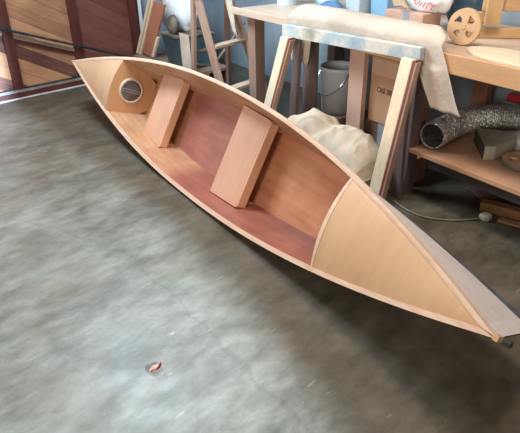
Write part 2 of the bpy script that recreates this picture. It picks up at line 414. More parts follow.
# ------------------------------------------------------------------ the canoe, lying on its side
ph = math.radians(62.1154); yw = math.radians(-56.8655); bpch = math.radians(-.6639)
cs = Vector((math.cos(yw) * math.cos(bpch), math.sin(yw) * math.cos(bpch), math.sin(bpch)))
cn = Vector((-math.sin(yw), math.cos(yw), 0)); cu = cs.cross(cn)
cb = cn * math.cos(ph) + cu * math.sin(ph); ch = -cn * math.sin(ph) + cu * math.cos(ph)
canoe = bpy.data.objects.new('canoe', None); C.objects.link(canoe)
mw = Matrix(((cs.x, cb.x, ch.x, -.1167), (cs.y, cb.y, ch.y, 3.3056), (cs.z, cb.z, ch.z, .2053), (0, 0, 0, 1)))
canoe.matrix_world = mw
tag(canoe, 'long unpainted plywood canoe with two seats tipped on its side on the concrete floor', 'canoe')
CL, CWD, PW, QS, HT, KT, WB, PB, RK = 4.2473, .3566, 2.1194, -.063, .2776, .1618, .2373, 2.1924, .0002
def c_wt(u): return max(0.0, CWD * (1 - abs(u) ** PW) * (1 + QS * u))
def c_ht(u): return HT + KT * u * u
def c_wb(u): return max(0.0, WB * (1 - abs(u) ** PB) * (1 + QS * u))      # u in stations of the bottom
OUT = .011
def side_pt(u, t, side, inset=0.0):
    """t = 0 at the chine, 1 at the sheer"""
    top = Vector((u * CL / 2, side * max(.003, c_wt(u) - OUT - inset), c_ht(u) - .008))
    bot = Vector((.97 * u * CL / 2, side * max(.003, c_wb(u) - inset), RK * u * u))
    return top * t + bot * (1 - t)
def uu(x): return -1 + 2 * x
for side, mat in ((1, M['up_in']), (-1, M['low_in'])):
    p = MB().slab(lambda a, t: side_pt(uu(a), t, side, .007), lambda a, t: side_pt(uu(a), t, side, .002), 64, 6).build('side_panel', mat, canoe, smooth=False)
    MB().slab(lambda a, t: side_pt(uu(a), t, side, .002), lambda a, t: side_pt(uu(a), t, side, -.001), 64, 6).build('outer_skin', M['hull_out'], p)
    MB().slab(lambda a, t: side_pt(uu(a), .11 * t, side, -.001), lambda a, t: side_pt(uu(a), .11 * t, side, -.003), 64, 2).build('chine_tape', M['graphite'], p)
    # gunwale: outwale and inwale sandwiching the panel edge
    def gw(i0, i1, z0, z1, ins=None):
        mb = MB(); vs = []; n = 72
        for i in range(n + 1):
            u = uu(i / n); w = c_wt(u); h = c_ht(u); x = u * CL / 2
            for d, z in ((i0, z0), (i1, z0), (i1, z1), (i0, z1)):
                vs.append((x, side * max(.0015, w - d), h + z))
        fs = []
        for i in range(n):
            for k in range(4):
                a = i * 4 + k; b = i * 4 + (k + 1) % 4
                fs.append((a, b, b + 4, a + 4))
        fs += [(0, 1, 2, 3), (4 * n, 4 * n + 3, 4 * n + 2, 4 * n + 1)]
        return mb.add(vs, fs)
    g = gw(0, OUT + .003, -.024, .002).build('gunwale', M['gunwale'], canoe)
    gw(OUT + .0035, OUT + .010, -.020, .0005).build('inwale', M['gunwale'], g)
MB().slab(lambda a, t: (.97 * uu(a) * CL / 2, (2 * t - 1) * max(.003, c_wb(uu(a)) - .003), RK + .004),
          lambda a, t: (.97 * uu(a) * CL / 2, (2 * t - 1) * max(.003, c_wb(uu(a)) - .003), RK - .002), 64, 8).build('bottom_panel', M['bottom_in'], canoe)
MB().slab(lambda a, t: (.97 * uu(a) * CL / 2, (2 * t - 1) * max(.003, c_wb(uu(a)) + .002), RK - .002),
          lambda a, t: (.97 * uu(a) * CL / 2, (2 * t - 1) * max(.003, c_wb(uu(a)) + .002), RK - .005), 64, 8).build('bottom_coating', M['graphite'], canoe)
def deck_fn(s0, s1, dz, ins=.0195):
    def fn(a, t):
        x = s0 + (s1 - s0) * a; u = 2 * x / CL; w = max(.002, c_wt(u) - ins); k = 2 * t - 1
        bow = (1 - k * k)
        return (x - (.012 * bow if a == 0 and s0 > 0 else 0), k * w, c_ht(u) - .003 + .15 * w * bow + dz)
    return fn
for s0, s1, mat in ((1.228, CL / 2 * .985, M['deck']), (-1.354, -CL / 2 * .99, M['deck_stern'])):
    d = MB().slab(deck_fn(s0, s1, 0), deck_fn(s0, s1, -.006), 28, 16).build('deck', mat, canoe, smooth=False)
    e0 = s0 + .006
    if s0 > 0: MB().slab(deck_fn(s0 - .004, e0, .003), deck_fn(s0 - .004, e0, -.012), 1, 16).build('deck_edge', M['gunwale'], d)
# stem caps at both tips
MB().box(CL / 2 - .010, CL / 2 + .008, -.010, .010, c_ht(1) - .034, c_ht(1) + .003).build('stem_cap', M['deck'], canoe, bevel=.002)
MB().box(-CL / 2 - .006, -CL / 2 + .012, -.008, .008, c_ht(1) - .04, c_ht(1) + .002).build('stem_cap', M['deck_stern'], canoe, bevel=.002)
# stern bulkhead with round inspection hatch
sb = -1.354; ub = 2 * sb / CL
tw = c_wt(ub) - .021; th = c_ht(ub) - .006; bw_ = c_wb(ub / .97) - .006
poly = []
for k in range(17):
    t = k / 16 * 2 - 1
    poly.append((t * tw, th + .15 * tw * (1 - t * t) - .003))
poly += [(tw - (tw - bw_) * .78, th * .22), (bw_ * .80, .012), (.03, .004), (-.03, .004), (-bw_ * .80, .012), (-(tw - (tw - bw_) * .78), th * .22)]
bh = MB().prism(poly, lambda u, v, t: (sb + t, u, v), -.018, .0).build('bulkhead', M['bulkhead'], canoe)
hz = .198
hr = MB().lathe([(.080, .0), (.082, .010), (.092, .013), (.100, .008), (.102, 0)], (sb, 0, hz), 40, 'x').build('hatch_ring', M['hatch_ring'], bh, smooth=True)
hl = MB().lathe([(.0, .009), (.045, .007), (.06, .004), (.080, .006), (.081, .0)], (sb, 0, hz), 40, 'x').build('hatch_lid', M['hatch_lid'], bh, smooth=True)
for db in (-.012, .006):
    MB().bar((sb + .010, db - .004, hz + .074), (sb + .010, db + .004, hz - .074), .006, .005, (1, 0, 0)).build('hatch_rib', M['rib'], bh)
MB().lathe([(0, .014), (.008, .013), (.011, .006)], (sb, -.030, hz - .058), 12, 'x').build('hatch_latch', M['chrome'], bh)
# seats: a plywood top with edging boards, spanning side to side
for s0, s1, wa, wb2, hh in ((.052, .364, .286, .272, .150), (-1.030, -.715, .231, .259, .150)):
    top = MB().hexa([(s0, -wa, hh - .022), (s1 - .022, -wb2, hh - .022), (s1 - .022, wb2, hh - .022), (s0, wa, hh - .022),
                     (s0, -wa, hh), (s1 - .022, -wb2, hh), (s1 - .022, wb2, hh), (s0, wa, hh)])
    st = top.build('seat', M['seat'], canoe, bevel=.004)
    MB().hexa([(s1 - .022, -wb2, hh - .06), (s1, -wb2 + .014, hh - .06), (s1, wb2 - .014, hh - .06), (s1 - .022, wb2, hh - .06),
               (s1 - .022, -wb2, hh), (s1 - .004, -wb2 + .014, hh), (s1 - .004, wb2 - .014, hh), (s1 - .022, wb2, hh)]).build('front_edging', M['seat_edge'], st, bevel=.004)
    MB().box(s0, s0 + .02, -wa + .012, wa - .012, hh - .06, hh - .022).build('rear_edging', M['seat_edge'], st)
    for sd in (-1, 1):
        MB().box((s0 + s1) / 2 - .12, (s0 + s1) / 2 + .12, sd * (wb2 - .035) - .012, sd * (wb2 - .035) + .012, .008, hh - .022).build('seat_support', M['seat_edge'], st)

# ------------------------------------------------------------------ workbench
wbn = thing('workbench', 'long plywood topped workbench with pale timber apron against the back wall', 'workbench', (-.5, .45, 0))
OB = (-.5, .45, 0)
MB().box(-2.10, 1.4, .0, .98, .858, .88).build('worktop', M['ply_top'], wbn, OB, bevel=.002)
MB().box(-1.10, 1.4, -.026, -.001, .797, .895).build('apron', M['apron'], wbn, OB, bevel=.003)
MB().box(-2.10, -1.101, -.026, -.001, .845, .895).build('apron', M['ply_top'], wbn, OB, bevel=.003)
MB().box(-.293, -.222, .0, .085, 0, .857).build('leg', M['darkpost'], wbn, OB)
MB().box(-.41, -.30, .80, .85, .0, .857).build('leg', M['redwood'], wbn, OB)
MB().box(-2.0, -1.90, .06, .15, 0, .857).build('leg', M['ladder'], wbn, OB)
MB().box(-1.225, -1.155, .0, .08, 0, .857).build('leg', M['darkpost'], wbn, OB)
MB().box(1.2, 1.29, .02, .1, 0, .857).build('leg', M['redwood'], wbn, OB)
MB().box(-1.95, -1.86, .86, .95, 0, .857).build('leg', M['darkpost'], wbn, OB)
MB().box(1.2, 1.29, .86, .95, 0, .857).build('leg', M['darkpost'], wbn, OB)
MB().box(-.22, 1.19, .0, .98, .286, .312).build('lower_shelf', M['shelf'], wbn, OB, bevel=.002)
MB().box(-.10, 1.19, .03, .07, .225, .285).build('shelf_rail', M['darkwood'], wbn, OB)

# ------------------------------------------------------------------ sawhorse in front of the bench
sh = thing('sawhorse', 'timber sawhorse with paint-splattered top beam standing behind the canoe', 'sawhorse', (-.72, -.17, 0))
OS = (-.72, -.17, 0)
MB().hexa([(-1.268, -.152, .812), (-.158, -.080, .839), (-.160, -.042, .839), (-1.270, -.114, .812),
           (-1.268, -.152, .888), (-.158, -.080, .909), (-.160, -.042, .909), (-1.270, -.114, .888)]).build('top_beam', M['splatter'], sh, OS, bevel=.003)
def leg(at, nt, ab, nb, w0, w1, zt, d0, d1, mat, name, zb=0.0):
    """slanting board: face from at+w0 to at+w1 along the bench, d0..d1 deep"""
    MB().hexa([(ab + w0, nb + d0, zb), (ab + w1, nb + d0, zb), (ab + w1, nb + d1, zb), (ab + w0, nb + d1, zb),
               (at + w0, nt + d0, zt), (at + w1, nt + d0, zt), (at + w1, nt + d1, zt), (at + w0, nt + d1, zt)]).build(name, mat, sh, OS, bevel=.002)
for at, nt, ab, nb, zt in ((-1.195, -.158, -1.30, -.34, .822), (-.212, -.088, -.158, -.335, .85)):
    leg(at, nt, ab, nb, -.034, .043, zt, -.036, -.002, M['pine_pale'], 'leg')
    leg(at, nt, ab, nb, .0445, .062, zt, -.030, .012, M['stain'], 'leg_strip', .02)
    leg(at, nt, ab, nb, .063, .074, zt - .01, -.034, .004, M['ladder'], 'leg_strip', .03)
for at, nt, ab, nb, zt in ((-1.19, -.088, -1.28, -.06, .822), (-.258, -.068, -.25, -.05, .832)):
    leg(at, nt, ab, nb, -.02, .05, zt, -.014, .014, M['darkpost'], 'leg')
# ------------------------------------------------------------------ draped canvas on the bench
def nz(a, b, c=0.0): return noise.noise(Vector((a, b, c)))
def drape(u, v):
    a0 = -1.36 + u * 1.30; a = a0
    right = max(0, min(1, (a + .215) / .05)); left = max(0, min(1, (a + 1.33) / .03)) * max(0, min(1, (-1.10 - a) / .04))
    zb = .845 - .245 * right - .205 * left
    el = max(0, 1 - (a + 1.36) / .09); er = max(0, 1 - (-.06 - a) / .06)
    hgt = .006 + .088 * math.sqrt(max(0, 1 - el * el)) * math.sqrt(max(.45, 1 - .6 * er * er)) + .007 * nz(a * 5, 1.7)
    if v < .12:
        k = v / .12; n = .235 - .035 * k; z = .885 + (.016 + hgt * .72) * math.sin(k * PI / 2)
    elif v < .40:
        k = (v - .12) / .28; n = .20 - .15 * k; z = .901 + hgt * (.72 + .28 * math.sin(k * PI / 2)) + .004 * nz(a * 9, n * 14)
    elif v < .58:
        k = (v - .40) / .18; th = k * PI / 2
        n = .05 - .086 * math.sin(th); z = .901 + hgt - hgt * (1 - math.cos(th)) * .75
    else:
        k = (v - .58) / .42; z0 = .903 + hgt * .25
        z = z0 + (zb - z0) * k
        fl = right + left
        n = -.036 - .006 * fl * k
        if right > 0: n += .014 * math.sin(a0 * 70 + 2 * k) * k * right - .006
        if left > 0: n = -.040 + .008 * math.sin(a0 * 60) * k
        a += right * k * (.05 + .13 * max(0, (a0 + .215) / .155) ** 1.2) + .006 * nz(z * 9, a * 8) * k
        z += .016 * nz(a0 * 24, 4.2) * k * fl + .035 * left * math.cos((a0 + 1.22) * 28) * k
        n = max(min(n, -.031), -.048 if z < .82 else -.037) if a > -1.0 else min(n, -.031)
    # the covered end slants back to the right of the carton
    if n > .0: a -= max(0, (a0 + .55) / .49) * n * 1.0
    return (a, n, z + .003 * nz(a * 14, n * 14, z * 14))
single(MB().grid(drape, 90, 56), 'drop_cloth', M['canvas'], 'cream canvas cloth draped over the workbench edge behind the sawhorse beam', 'cloth', (-.6, .1, .88), smooth=True, solid=.003)

# pile of cloth on a crate between the sawhorse legs
def pile(u, v):
    a = -1.125 + .83 * u; n = -.345 + .335 * v
    x = 2 * u - 1; y = 2 * v - 1
    prof = max(0, (1 - abs(x) ** 4.5) * (1 - abs(y) ** 3.4))
    top = .375 - .10 * max(0, u - .40) - .05 * math.exp(-((u - .48) / .07) ** 2) + .02 * nz(a * 4, 9)
    z = .155 + (top - .155) * prof ** .55
    wx = a + .12 * nz(a * 3, n * 3, 1.0); wy = n + .12 * nz(a * 3, n * 3, 5.0)
    def ridge(p, q, w): return max(0, 1 - abs(nz(p, q, w)) * 3.2)
    f = nz(wx * 6 + wy * 4, wy * 8 - wx * 3, 3.1)
    z += (.026 * f + .016 * ridge(wx * 3.5 + wy * 3, wy * 4, 7.7) ** 1.5 + .013 * ridge(wx * 7 - wy * 5, wy * 6 + 2, 2.2) ** 1.5) * prof ** .35
    if min(u, 1 - u, v, 1 - v) < .02: z = .15 - .02 * abs(nz(a * 12, n * 12))
    return (a + .012 * nz(n * 11, a * 3), n + .010 * nz(a * 12, 5), z)
single(MB().grid(pile, 120, 70), 'drop_cloth', M['canvas2'], 'crumpled cream drop cloth heaped under the sawhorse', 'cloth', (-.75, -.15, .14), smooth=True, solid=.003)
ct = thing('wooden_crate', 'pale wooden box with drilled holes under the crumpled drop cloth', 'crate', (-.7, -.14, 0))
MB().box(-1.08, -.33, -.29, .0 - .005, 0, .13).build('body', M['pine_pale'], ct, (-.7, -.14, 0), bevel=.003)
for a, z in ((-.40, .095), (-.365, .10), (-.45, .06), (-.39, .05), (-.52, .09)):
    MB().lathe([(0, -.002), (.007, -.001)], (a, -.29, z), 10, 'y').build('drilled_hole', M['hole'], ct, (-.7, -.14, 0))

# ------------------------------------------------------------------ under the bench
def text_mesh(txt, size, mat, name, parent, loc, rot, shear=0, ext=.0008, spacing=1.0):
    cu_ = bpy.data.curves.new(name, 'FONT'); cu_.body = txt; cu_.size = size; cu_.extrude = ext; cu_.align_x = 'CENTER'
    cu_.shear = shear; cu_.space_character = spacing
    ob = bpy.data.objects.new(name + '_tmp', cu_); C.objects.link(ob)
    dg = bpy.context.evaluated_depsgraph_get(); me = bpy.data.meshes.new_from_object(ob.evaluated_get(dg))
    bpy.data.objects.remove(ob); bpy.data.curves.remove(cu_)
    me.materials.clear(); me.materials.append(mat)
    o = bpy.data.objects.new(name, me); C.objects.link(o); o.parent = parent; o.location = loc; o.rotation_euler = rot
    return o
base = (-.53, .26, 0)
lc = thing('cardboard_carton', 'plain brown carton on the floor beneath the printed carton under the bench', 'carton', base)
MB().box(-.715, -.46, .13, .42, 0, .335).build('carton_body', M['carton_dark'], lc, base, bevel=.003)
MB().box(-.60, -.55, .128, .43 - .01, .10, .3362).build('tape_strip', M['tape'], lc, base)
base = (-.53, .27, .338)
cc = thing('cardboard_carton', 'brown cardboard carton printed in black stacked behind the right sawhorse leg', 'carton', base)
MB().box(-.69, -.44, .12, .42, .338, .75).build('carton_body', M['carton'], cc, base, bevel=.003)
text_mesh('CASE 200', .046, M['ink'], 'printed_text', cc, (-.565 - base[0], .1185 - base[1], .535 - base[2]), (PI / 2, 0, 0), 0, .0006, 1.0).scale = (.66, 1.05, 1)
MB().box(-.685, -.445, .1195, .121, .64, .735).build('top_flap', M['carton_pink'], cc, base)
single(MB().box(-.83, -.70, .06, .10, 0, .855), 'pine_board', M['carton_pink'], 'wide pinkish board standing upright left of the printed carton', 'board', (-.765, .08, 0), bevel=.002)
base = (-1.09, .3, 0)
b2 = thing('cardboard_carton', 'low brown carton under the cloudy bucket', 'carton', base)
MB().box(-1.27 + .13, -.985 + .0, .10, .40, 0, .255).build('carton_body', M['carton_pink'], b2, base, bevel=.003)
MB().box(-1.08, -1.04, .098, .395, .12, .2562).build('tape_strip', M['tape'], b2, base)
base = (-1.125, .25, .257)
bk = thing('plastic_bucket', 'cloudy white plastic bucket standing in the gloom under the bench', 'bucket', base)
MB().lathe([(0, 0), (.11, 0), (.118, .02), (.132, .30), (.139, .305), (.139, .33), (.128, .33), (.126, .30), (.108, .02), (0, .015)], (0, 0, 0), 32).build('bucket_body', M['bucket'], bk, smooth=True)
MB().tube([(.139 * math.cos(t), -.139 * math.sin(t) * .75 - .045, .30 - .16 * math.sin(t)) for t in [PI * k / 16 for k in range(17)]], .003, 6).build('bail_handle', M['chrome'], bk)
base = (-.33, .20, 0)
single(MB().box(-.435, -.30, .10, .28, 0, .17), 'wood_block', M['redwood'], 'chunky red-brown timber block on the floor beside the dark bench post', 'block', base, bevel=.004)
def ragf(u, v):
    a = -.262 + .05 * u + .02 * math.sin(v * 5); z = .01 + .21 * v; return (a - .05 + .02 * nz(v * 5, u * 3), -.06 - .02 * math.sin(u * 6 + v * 4), z)

# flexible duct on the lower shelf
from mathutils.geometry import interpolate_bezier
def catmull(pts, n):
    P = [Vector(p) for p in pts]; P = [P[0] * 2 - P[1]] + P + [P[-1] * 2 - P[-2]]; out = []
    for i in range(1, len(P) - 2):
        for k in range(n):
            t = k / n
            out.append(.5 * ((2 * P[i]) + (-P[i - 1] + P[i + 1]) * t + (2 * P[i - 1] - 5 * P[i] + 4 * P[i + 1] - P[i + 2]) * t * t + (-P[i - 1] + 3 * P[i] - 3 * P[i + 1] + P[i + 2]) * t ** 3))
    out.append(P[-2]); return out
base = (.1, .4, .312)
dk = thing('flexible_duct', 'crinkled silver foil duct hose lying along the lower shelf', 'duct', base)
path = catmull([(-.13, .075, .397), (-.165, .25, .397), (-.185, .42, .397), (-.13, .60, .40), (.02, .715, .405), (.25, .76, .41), (.55, .77, .40)], 22)
def dr(i): return .076 + (.0045 if i % 2 else -.001) + .003 * nz(i * .31, 2.2)
MB().tube(path, dr, 28, caps=False).build('hose', M['foil'], dk, base, smooth=False)
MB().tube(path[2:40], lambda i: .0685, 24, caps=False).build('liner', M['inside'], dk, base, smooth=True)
MB().tube(path[:5], lambda i: .0715 + .002 * (i % 2), 28, caps=False).build('hose_mouth', M['foil'], dk, base, solid=.003)
# register boot with a round collar
base = (.12, .34, .312)
bt = thing('duct_boot', 'dusty grey sheet metal duct adapter lying beside the foil hose', 'duct fitting', base)
near = Vector((.72, -.69, 0)).normalized(); axd = Vector((.69, .72, 0)).normalized(); oc = Vector((.041, .288, .0)); cc0 = Vector((.168, .42, .379))
rect = [oc + near * .145 + Vector((0, 0, .394)), oc + near * .145 + Vector((0, 0, .3145)), oc - near * .145 + Vector((0, 0, .3145)), oc - near * .145 + Vector((0, 0, .394))]
mb = MB(); K = 40; vs = []
for ring in range(9):
    t = ring / 8
    for k in range(K):
        q = k / K * 4; i = int(q); fq = q - i
        r0 = rect[i].lerp(rect[(i + 1) % 4], fq)
        th = math.radians(45) - 2 * PI * (k / K)
        c0 = cc0 + near * math.cos(th) * .058 + Vector((0, 0, 1)) * math.sin(th) * .058
        # straight walls first, then the taper into the round collar
        vs.append((r0 + axd * (.05 * min(1, t * 4))).lerp(c0, max(0, (t - .2) / .8)))
fs = [(r * K + k, r * K + (k + 1) % K, (r + 1) * K + (k + 1) % K, (r + 1) * K + k) for r in range(8) for k in range(K)]
mb.add(vs, fs); mb.build('boot_body', M['boot'], bt, base, solid=.002)
MB().hexa([q + axd * d for d in (0, .01) for q in [oc + axd * -.002 + near * .141 + Vector((0, 0, .317)), oc + axd * -.002 - near * .141 + Vector((0, 0, .317)), oc + axd * -.002 - near * .141 + Vector((0, 0, .391)), oc + axd * -.002 + near * .141 + Vector((0, 0, .391))]]).build('mouth_shade_cap', M['hole'], bt, base)  # dark sheet painting the shade inside the boot mouth
MB().tube([cc0 + axd * k * .02 for k in range(6)], .0575, 32, caps=False).build('collar', M['boot'], bt, base, smooth=True, solid=.002)
MB().tube([cc0 + axd * (.012 + k * .012) for k in range(4)], lambda i: .060 + .0015 * (i % 2), 32, caps=False).build('clamp_band', M['clamp'], bt, base, solid=.001)
def spoked_wheel(root, R, t, holes, matf, matr, off, fn, hub=.018, rh=.30, ro=.56):
    """wooden wheel with curved cut-outs: polar grid with openings left out"""
    NA, rs = 72, [.0, .12, .22, .30, .44, .58, .70, .84, 1.0]
    mb = MB(); vs = []; fs = []
    for s_ in (0, 1):
        for r in rs:
            for k in range(NA):
                a = 2 * PI * k / NA; vs.append(fn(R * r * math.cos(a), R * r * math.sin(a), s_ * t))
    nr = len(rs)
    def idx(s_, i, k): return (s_ * nr + i) * NA + k % NA
    def is_open(i, k):
        sect = (k / NA * holes) % 1.0
        w = {3: (.30, .62), 4: (.24, .70), 5: (.30, .74)}.get(i)
        return bool(w and w[0] < sect < w[1])
    for i in range(nr - 1):
        for k in range(NA):
            if is_open(i, k): continue
            fs.append((idx(0, i, k), idx(0, i + 1, k), idx(0, i + 1, k + 1), idx(0, i, k + 1)))
            fs.append((idx(1, i, k), idx(1, i, k + 1), idx(1, i + 1, k + 1), idx(1, i + 1, k)))
            for (ii, kk, e) in ((i - 1, k, 'in'), (i + 1, k, 'out'), (i, k - 1, 'l'), (i, k + 1, 'r')):
                if 0 <= ii < nr - 1 and is_open(ii, kk % NA):
                    if e == 'in': q = (i, k, i, k + 1)
                    elif e == 'out': q = (i + 1, k, i + 1, k + 1)
                    elif e == 'l': q = (i, k, i + 1, k)
                    else: q = (i, k + 1, i + 1, k + 1)
                    fs.append((idx(0, q[0], q[1]), idx(0, q[2], q[3]), idx(1, q[2], q[3]), idx(1, q[0], q[1])))
    mb.add(vs, fs); d = mb.build('wheel_disc', matf, root, off)
    m2 = MB(); vv = []
    for r, s_ in ((1.0, 0), (1.03, .15), (1.03, .85), (1.0, 1)):
        for k in range(NA):
            a = 2 * PI * k / NA; vv.append(fn(R * r * math.cos(a), R * r * math.sin(a), s_ * t))
    ff = [(j * NA + k, j * NA + (k + 1) % NA, (j + 1) * NA + (k + 1) % NA, (j + 1) * NA + k) for j in range(3) for k in range(NA)]
    m2.add(vv, ff).build('rim', matr, root, off, smooth=True)
    m3 = MB(); vv = [fn(hub * math.cos(2 * PI * k / 16), hub * math.sin(2 * PI * k / 16), z) for z in (-.004, t + .004) for k in range(16)]
    m3.add(vv, [(k, (k + 1) % 16, 16 + (k + 1) % 16, 16 + k) for k in range(16)] + [tuple(range(16)), tuple(range(16, 32))]).build('hub', matr, root, off)
base = (.318, .30, .3175)
w2 = thing('wooden_pulley', 'flat wooden wheel with slots lying on the lower shelf by the duct adapter', 'wheel', base)
spoked_wheel(w2, .112, .030, 4, M['disc_top'], M['disc_rim'], (0, 0, 0), lambda x, y, t: (x, y, t))
base = (-.02, .86, .3125)
tt = thing('storage_tote', 'grey-green storage tub at the back of the lower shelf', 'tub', (.1, .90, .3125))
OT = (.1, .90, .3125)
mbt = MB(); mbt.hexa([(-.19, .87, .313), (.55, .87, .313), (.55, .955, .313), (-.19, .955, .313), (-.205, .86, .425), (.57, .86, .425), (.57, .96, .425), (-.205, .96, .425)])
mbt.build('tub_body', M['tote'], tt, OT, bevel=.006)
MB().box(-.212, .58, .853, .965, .426, .442).build('tub_lid', M['tote'], tt, OT, bevel=.004)
base = (.0, .91, .4425)
rt = thing('toolbox', 'small red plastic box on the grey-green storage tub under the bench', 'toolbox', base)
MB().box(-.235 + .03, .16, .875, .945, .4425, .487).build('box_body', M['red'], rt, base, bevel=.01)
MB().tube([(-.06, .91, .487), (-.05, .91, .505), (.06, .91, .505), (.07, .91, .487)], .006, 8).build('carry_handle', M['red'], rt, base)

# floor pieces right of the canoe
base = (.25, .21, 0)
single(MB().hexa([(.174, .205, 0), (.60, .356, 0), (.58, .415, 0), (.153, .265, 0), (.174, .205, .055), (.60, .356, .055), (.58, .415, .055), (.153, .265, .055)]),
       'timber_offcut', M['scrap'], 'short tan timber offcut lying on the floor below the shelf', 'timber', base, bevel=.002)
single(MB().hexa([(.315, .172, 0), (.43, .215, 0), (.42, .255, 0), (.305, .215, 0), (.315, .172, .012), (.43, .215, .012), (.42, .255, .012), (.305, .215, .012)]),
       'timber_offcut', M['apron'], 'thin orange scrap of wood in front of the tan timber offcut', 'timber', (.35, .12, 0))
single(MB().hexa([(-.06, .40, 0), (.12, .33, 0), (.16, .52, 0), (-.02, .60, 0), (-.06, .40, .005), (.12, .33, .005), (.16, .52, .005), (-.02, .60, .005)]),
       'cardboard_sheet', M['carton_dark'], 'flat brown cardboard sheet on the floor under the shelf', 'cardboard', (.05, .46, 0))
base = (0, -.05, 0)
cd_ = thing('power_cord', 'thin grey cord with a cream plug trailing on the floor beyond the bow deck', 'cord', base)
MB().tube(catmull([(-.195, -.105, .006), (-.16, -.118, .006), (-.051, -.135, .006), (.049, -.118, .006), (.155, -.034, .006), (.215, .06, .006), (.243, .110, .012)], 10), .006, 10).build('cable', M['cord'], cd_, base, smooth=True)
pl = MB(); pl.prism([(-.030, -.012), (-.018, -.03), (.018, -.03), (.034, -.012), (.03, .028), (0, .036), (-.026, .026)], lambda u, v, t: (.257 + u, .140 + v, t), .0, .034)
pg = pl.build('plug', M['plug'], cd_, base, bevel=.008)
for dx in (-.008, .008): MB().box(.257 + dx - .001, .257 + dx + .001, .173, .19, .014, .02).build('prong', M['chrome'], pg, base)
single(MB().box(.905, .965, -.688, -.660, 0, .02), 'green_offcut', M['greenscrap'], 'small dark green scrap on the floor under the pointed bow tip', 'scrap', (.935, -.674, 0), bevel=.002)
# dry leaf
lf = MB()
def leaf(u, v):
    w = .022 * math.sin(PI * min(1, u * .97 + .02)) ** .7 * (1 + .12 * math.sin(u * 17))
    return (u * .056 - .028, (v - .5) * 1.5 * w, .003 + .010 * abs(v - .5) * 2 * (.6 + u) + .004 * math.sin(u * 7))
lf.grid(leaf, 16, 8)
lo_ = lf.build('dry_leaf', M['leaf'], solid=.001); lo_.location = (-.411, 1.601, 0); lo_.rotation_euler = (0, 0, .75)
tag(lo_, 'single curled brown dry leaf on the bare concrete floor', 'leaf')

# ------------------------------------------------------------------ on the bench
base = (-.15, .225, .88)
wh = thing('wooden_pulley', 'round wooden wheel with four openings standing on the workbench', 'wheel', base, rot=BROT + math.radians(12))
spoked_wheel(wh, .092, .028, 4, M['disc_top'], M['pine'], (0, 0, 0), lambda x, y, t: (x, .01 + t + (y + .092) * .12, .0035 + (y + .095)), hub=.012)
base = (-.25, .445, .88)
fr = thing('pine_trestle', 'pale pine frame of crossed boards standing on the bench behind the wheel', 'trestle', base, rot=BROT + math.radians(46))
MB().box(-.02, .62, .0, .04, .002, .058).build('rail', M['pine'], fr, bevel=.003)
MB().box(.065, .150, -.034, -.001, .075, .42).build('upright', M['pine_v'], fr, bevel=.003)
MB().box(.05, .62, .0, .03, .150, .30).build('rail', M['pine'], fr, bevel=.003)
MB().box(-.04, .08, .005, .035, .09, .145).build('cross_block', M['pine'], fr, bevel=.003)
MB().box(.40, .47, .041, .08, .001, .42).build('upright', M['pine_v'], fr, bevel=.003)
# plywood paddle-shaped offcut lying on the bench
out = [(-.06, .20), (-.045, .155), (-.01, .115), (.06, .075), (.18, .045), (.36, .02), (.38, .20), (.20, .30), (.08, .30), (-.02, .25)]
single(MB().prism(out, lambda u, v, t: (u, v, t), .8805, .898), 'plywood_offcut', wood('pale_birch', (206, 188, 154), (224, 208, 176), axis=0, scale=3, stretch=10),
       'pale plywood offcut with a rounded end lying flat on the bench front', 'plywood', (.1, .16, .88), bevel=.003)
base = (-.45, .30, .985)
# carton resting on the draped cloth
cb_ = thing('cardboard_carton', 'flat cardboard carton with grey tape resting on the cloth covered bench', 'carton', (-.6, .41, .88))
OC = (-.6, .41, .88)
MB().box(-.815, -.51, .33, .50, .8805, .99).build('carton_body', M['carton_pink'], cb_, OC, bevel=.003)
MB().box(-.665, -.62, .328, .502, .89, .9912).build('tape_strip', M['tape'], cb_, OC)
def bag(c, R, seed, zmin=0.0):
    def fn(u, v):
        th = PI * v; ph_ = 2 * PI * u
        d = Vector((math.sin(th) * math.cos(ph_), math.sin(th) * math.sin(ph_), math.cos(th)))
        k = 1 + .16 * nz(d.x * 2.2 + seed, d.y * 2.2, d.z * 2.2) + .07 * (1 - 2 * abs(nz(d.x * 5, d.y * 5 + seed, d.z * 5)))
        p = Vector((d.x * R[0], d.y * R[1], d.z * R[2])) * k
        return (c[0] + p.x, c[1] + p.y, max(c[2] + p.z, zmin))
    return fn
base = (-.60, .45, .992)
pb_ = thing('plastic_bag', 'white plastic bag with red lettering lying on the taped carton', 'bag', base)
MB().grid(bag((-.60, .455, 1.11), (.19, .085, .145), 2.3, .994), 40, 28).build('bag_film', M['plastic_white'], pb_, base, smooth=True)
text_mesh('UTITY', .062, M['red_ink'], 'printed_text', pb_, (.045, .366 - .45, 1.025 - .992), (PI / 2 - .25, .22, 0), .2, .001, .9)
base = (-.66, .48, 1.031)
single(MB().grid(lambda u, v: (-.80 + .15 * u + .03 * v, .34 + .05 * math.sin(u * 4) + .02 * v, .994 + .075 * (1 - v) * (1 - .7 * u) + .008 * nz(u * 5, v * 5) + .012), 16, 10), 'packing_paper', M['canvas2'],
       'crumpled tan packing paper beside the white printed bag', 'paper', base, smooth=True, solid=.002)
single(MB().grid(bag((-.46, .665, .985), (.125, .07, .15), 5.1, .8815), 36, 26), 'folded_tarp', M['tarp'], 'crumpled dark blue plastic tarp heaped behind the wooden wheel', 'tarp', (-.46, .665, .88), smooth=True)
